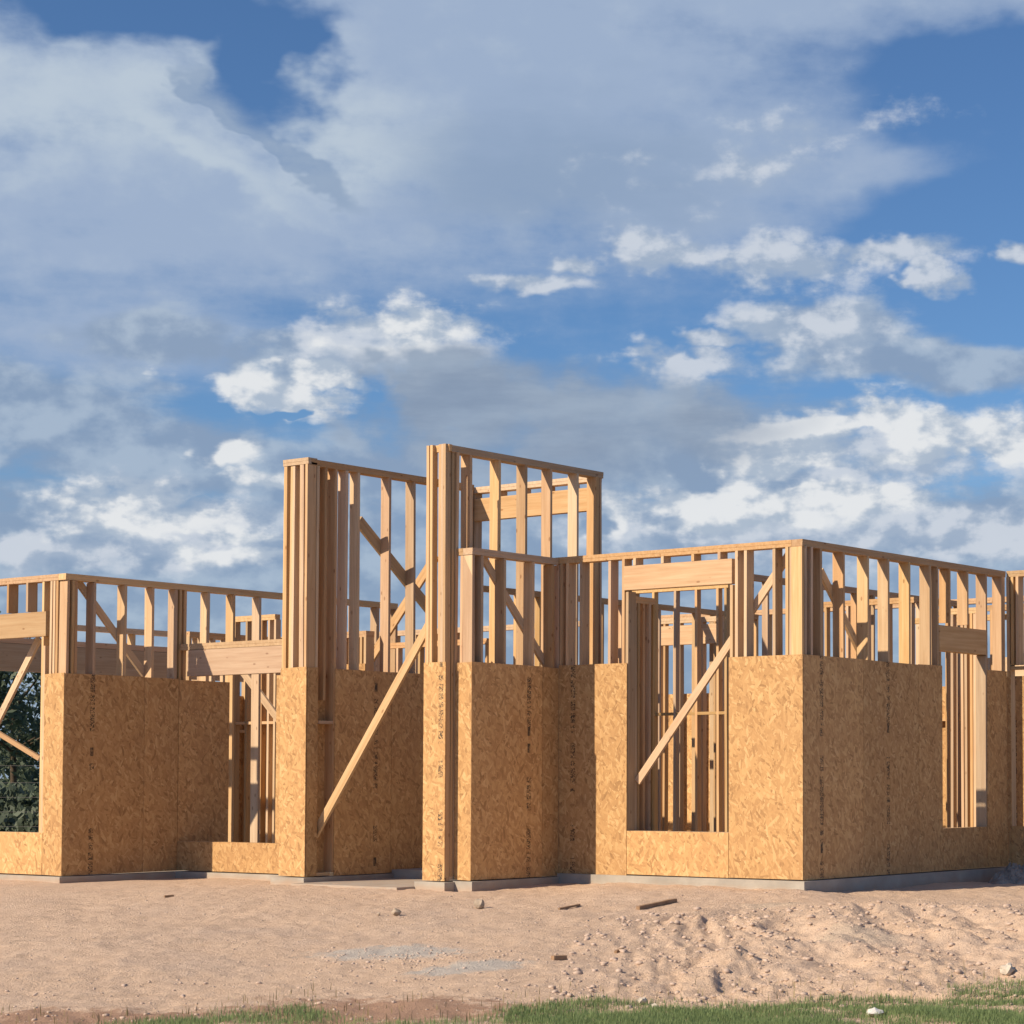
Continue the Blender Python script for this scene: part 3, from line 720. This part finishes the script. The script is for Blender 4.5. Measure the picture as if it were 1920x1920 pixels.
g1 = blades(210000, lambda l, f, e: (f < e-.5*rng.random(len(f))**2) & (rng.random(len(f)) < np.where(f > 14.2, 1., .25)) & (rng.random(len(f)) < np.where(l < -1.6, .45, 1.)*np.clip(.75+1.6*fbm(l*2.1, f*2.1, 131, 3), .1, 1)),
            lambda m, l, f: .022+.036*rng.random(m), .0024, GRASS, 'grass')
tag(g1, 'short green grass along the foot of the dirt slope', 'grass', kind='stuff')
g2 = blades(2600, lambda l, f, e: (f < e+.7) & (f > e-.5) & (rng.random(len(f)) < .5), lambda m, l, f: .03+.06*rng.random(m), .003, DRY, 'dry_weeds')
tag(g2, 'sparse straw-coloured weeds at the edge of the grass', 'weeds', kind='stuff')

# ------------------------------------------------------------------ small things on the dirt
def stone(name, px, py, size, mat, label, cat, flat=.75, sub=2, seed=0, squash=(1, 1)):
    r = np.random.default_rng(seed); v, fc = lump(r, sub)
    v = v*np.array([size*squash[0], size*squash[1], size*flat]); lat, f = px_ground(px, py)
    v[:, 2] -= v[:, 2].min()
    o = link(name, mesh(name, v, fc.tolist(), mat)); o.location = lf(lat, f, gz(lat, f)-size*.12)
    o.rotation_euler = (0, 0, -AU+r.random()*1.)
    return tag(o, label, cat)
stone('rock', 898, 1704, .055, ROCK, 'rounded tan rock standing alone below the entry pier', 'rock', 1., 2, 3)
stone('rock', 742, 1717, .045, ROCK, 'small grey-tan rock on the dirt in front of the porch slab', 'rock', .8, 2, 5)
stone('rock', 710, 1717, .022, ROCK, 'tiny brown stone beside the small grey-tan rock', 'rock', .8, 1, 6)
stone('rock', 1203, 1885, .035, CHALK, 'pale stone at the upper edge of the grass', 'rock', .8, 2, 9)
stone('rock', 1890, 1828, .055, CHALK, 'whitish broken rock at the foot of the slope', 'rock', .9, 2, 11)
stone('rock', 1228, 1893, .03, CHALK, 'little chalky stone half sunk in the grass edge', 'rock', .8, 1, 12)
stone('crumpled_paper', 1640, 1906, .07, PAPER, 'crumpled white scrap lying in the green grass', 'paper', .45, 2, 15, (1.3, .8))
def stick(px0, py0, px1, py1, wd, th, label, name='board_offcut', cat='wood'):
    a = px_ground(px0, py0); b = px_ground(px1, py1)
    A = Vector(lf(a[0], a[1], gz(*a)+th*.45)); B = Vector(lf(b[0], b[1], gz(*b)+th*.45)); L = (B-A).length
    n = 6; vs_ = []; fs_ = []
    for i in range(n+1):                                           # slightly split, uneven offcut
        x = L*i/n; w_ = wd/2*(1+.14*rng.normal()*.5); h_ = th/2*(1+.1*rng.normal()*.5)
        vs_ += [(x, -w_, -h_), (x, w_, -h_), (x, w_, h_), (x, -w_, h_)]
        if i:
            k_ = 4*(i-1)
            fs_ += [(k_+j, k_+(j+1) % 4, k_+4+(j+1) % 4, k_+4+j) for j in range(4)]
    fs_ += [(3, 2, 1, 0), (4*n, 4*n+1, 4*n+2, 4*n+3)]
    o = link(name, mesh(name, vs_, fs_, OLDWOOD)); ex = (B-A).normalized(); ey = Vector((0, 0, 1)).cross(ex).normalized()
    M = Matrix((ex, ey, ex.cross(ey))).transposed().to_4x4(); M.translation = A; o.matrix_basis = M
    return tag(o, label, cat)
stick(1196, 1706, 1266, 1692, .045, .038, 'reddish brown board offcut lying on the dirt below the wide window')
stick(1048, 1706, 1086, 1699, .025, .02, 'thin dark stick on the dirt between rock and board offcut', 'stick', 'stick')
stick(1036, 1800, 1060, 1799, .05, .035, 'short dark block of wood half buried in the middle of the slope', 'wood_block')
stick(1154, 1789, 1168, 1783, .025, .025, 'stubby dark wood chip on the slope', 'wood_chip')
stick(308, 1683, 325, 1681, .03, .02, 'small dark wood splinter on the dirt below the left block', 'wood_splinter')
# heap of grey spoil in the shade of the flank wall
n_ = 60; X_, Y_ = np.meshgrid(np.linspace(-1, 1, n_), np.linspace(-1, 1, n_))
hz_m = np.clip(1-(np.abs(X_)**1.5+Y_**2), 0, 1)
hz_m = hz_m*(.20+.26*np.abs(fbm(X_*1.8+5, Y_*1.8+7, 71, 3, .6))+.10*fbm(X_*6+5, Y_*6+7, 75, 4, .75))-.03
vs_ = np.stack([X_*.7, Y_*.4, hz_m], -1).reshape(-1, 3); id_ = np.arange(n_*n_).reshape(n_, n_)
q_ = np.stack([id_[:-1, :-1], id_[:-1, 1:], id_[1:, 1:], id_[1:, :-1]], -1).reshape(-1, 4)
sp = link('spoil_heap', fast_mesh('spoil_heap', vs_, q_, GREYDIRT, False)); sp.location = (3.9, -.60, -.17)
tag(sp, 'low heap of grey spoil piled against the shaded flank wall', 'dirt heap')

# ------------------------------------------------------------------ trees and fence behind
def tree_meshes(seed, H, Wd, nl):
    r = np.random.default_rng(seed); vt = []; ft = []
    def limb(a, b, r0, r1, n=6):
        a = np.array(a); b = np.array(b); d = b-a; d = d/np.linalg.norm(d)
        s_ = np.cross(d, [.3, .9, .1]); s_ /= np.linalg.norm(s_); t_ = np.cross(d, s_); k_ = len(vt)
        for p_, rr in ((a, r0), (b, r1)):
            for i in range(n):
                an = 6.283*i/n; vt.append(p_+rr*(math.cos(an)*s_+math.sin(an)*t_))
        for i in range(n): ft.append((k_+i, k_+(i+1) % n, k_+n+(i+1) % n, k_+n+i))
    limb((0, 0, -.3), (.05*H*.3, 0, .35*H), .045*H*.55, .03*H*.55); limb((.015*H, 0, .35*H), (0, .02*H, .8*H), .03*H*.55, .008*H)
    cl_ = []
    for i in range(26):
        a = r.random()*6.283; rad = Wd*(.25+.75*r.random()**.5); z = H*(.22+.74*r.random())
        rad *= math.sqrt(max(.08, 1-((z/H-.5)/.55)**2)); p_ = np.array([rad*math.cos(a), rad*math.sin(a), z]); cl_.append(p_)
        if i % 2 == 0: limb((0, 0, max(.25*H, z-.25*H)), p_, .012*H, .004*H, 5)
    trunk = mesh('trunk', vt, ft, BARK, True)
    c_ = np.array(cl_)[r.integers(26, size=nl)]+r.normal(0, 1, (nl, 3))*np.array([.2*Wd, .2*Wd, .065*H])
    a = r.normal(0, 1, (nl, 3)); a /= np.linalg.norm(a, axis=1)[:, None]; b = np.cross(a, r.normal(0, 1, (nl, 3))); b /= np.linalg.norm(b, axis=1)[:, None]
    s_ = (.05+.06*r.random(nl))[:, None]*H*.32
    co_ = np.stack([c_-a*s_, c_+b*s_*.5, c_+a*s_, c_-b*s_*.5], 1).reshape(-1, 3)
    qd = np.arange(nl*4).reshape(-1, 4)
    return trunk, fast_mesh('crown', co_, qd, LEAF, False)
tm = [tree_meshes(31+i, *hw, 2300) for i, hw in enumerate(((6.2, 2.0), (5.2, 2.1), (4.4, 1.9)))]
def tree(px, f, kind, sc, label, rot):
    lat = (px-PX)/F*f; e = bpy.data.objects.new('tree', None); COL.objects.link(e)
    e.location = lf(lat, f, gz(lat, f)-.05); e.scale = (sc,)*3; e.rotation_euler = (0, 0, rot)
    for nm, me in zip(('trunk', 'crown'), tm[kind]): link(nm, me, e)
    tag(e, label, 'tree', 'trees behind the left block')
tree(-60, 76, 0, .95, 'dark tree behind the left window opening, outermost of the row', .3)
tree(28, 80, 1, 1.02, 'tall rounded dark tree seen through the left window opening', 1.9)
tree(88, 84, 2, .98, 'lower dark tree beside the rounded one, against the window jamb', 4.)
tree(160, 80, 0, .72, 'dark tree hidden mostly by the strand board of the left block', 2.2)
tree(-190, 82, 1, 1., 'dark tree past the left end of the house', 5.1)
def shrub_mesh(seed, nl=1400):
    r = np.random.default_rng(seed); d = r.normal(0, 1, (nl, 3)); d /= np.linalg.norm(d, axis=1)[:, None]
    c_ = d*(r.random(nl)**.4)[:, None]*np.array([1.25, 1., .85]); c_ *= (1+.25*np.sin(d[:, :1]*5+seed)); c_[:, 2] = np.abs(c_[:, 2])
    a = r.normal(0, 1, (nl, 3)); a /= np.linalg.norm(a, axis=1)[:, None]; b = np.cross(a, d+.01); b /= np.linalg.norm(b, axis=1)[:, None]
    s_ = (.06+.06*r.random(nl))[:, None]
    return fast_mesh('shrub', np.stack([c_-a*s_, c_+b*s_*.6, c_+a*s_, c_-b*s_*.6], 1).reshape(-1, 3), np.arange(nl*4).reshape(-1, 4), LEAF, False)
shm = [shrub_mesh(s_) for s_ in (1, 2, 3)]
for i, px in enumerate((-150, -95, -45, 0, 40, 78, 120, 170)):
    f = 47+rng.uniform(-1., 1.); lat = (px-PX)/F*f; o = link('shrub', shm[i % 3]); o.location = lf(lat, f, gz(lat, f)-.1)
    o.scale = (1., 1., 1.15+.2*rng.random()); o.rotation_euler = (0, 0, rng.random()*6)
    tag(o, 'dark leafy shrub in the hedge behind the wire fence', 'shrub', 'hedge behind the wire fence')
fe = bpy.data.objects.new('wire_fence', None); COL.objects.link(fe)
A = np.array(lf(-19., 45.)); B = np.array(lf(-9., 45.)); fe.location = A.tolist()
tag(fe, 'thin dark wire fence with posts in front of the hedge', 'fence')
dirf = (B-A)/np.linalg.norm(B-A); angf = math.atan2(dirf[1], dirf[0]); fe.rotation_euler = (0, 0, angf)
pm = mesh('post', [(.04*math.cos(6.283*i/8), .04*math.sin(6.283*i/8), z) for z in (-.2, 1.45) for i in range(8)], [(i, (i+1) % 8, 8+(i+1) % 8, 8+i) for i in range(8)]+[tuple(range(8, 16))], STEEL)
for i in range(5): link('post', pm, fe, Matrix.Translation((2.5*i, 0, 0)))
wm = mesh('wire', [(10*j, .0035*math.cos(2.094*i), .0035*math.sin(2.094*i)) for j in (0, 1) for i in range(3)], [(i, (i+1) % 3, 3+(i+1) % 3, 3+i) for i in range(3)], STEEL)
for z in (.1, .4, .7, 1.0, 1.35): link('wire', wm, fe, Matrix.Translation((0, -.045, z)))
# far woods along the horizon
nl = 26000; r = np.random.default_rng(5); an = r.uniform(-1.25, 1.25, nl); dist = 330+40*r.random(nl)
la_, fo_ = dist*np.sin(an), dist*np.cos(an)
hh = (4.2+2.4*vnoise(an*40+50, an*0+3, 7)*2+1.2*vnoise(an*160+50, an*0+8, 9)*2)*r.random(nl)**.6
c_ = np.stack([CAM[0]+RIGHT[0]*la_+FWD[0]*fo_, CAM[1]+RIGHT[1]*la_+FWD[1]*fo_, hh-.4], -1)
a = r.normal(0, 1, (nl, 3)); a /= np.linalg.norm(a, axis=1)[:, None]; b = np.cross(a, r.normal(0, 1, (nl, 3))); b /= np.linalg.norm(b, axis=1)[:, None]; s_ = (.7+.7*r.random(nl))[:, None]
fwo = link('far_woods', fast_mesh('far_woods', np.stack([c_-a*s_, c_+b*s_*.7, c_+a*s_, c_-b*s_*.7], 1).reshape(-1, 3), np.arange(nl*4).reshape(-1, 4), LEAF, False))
tag(fwo, 'low dark line of far woods along the horizon', 'woods', kind='stuff')
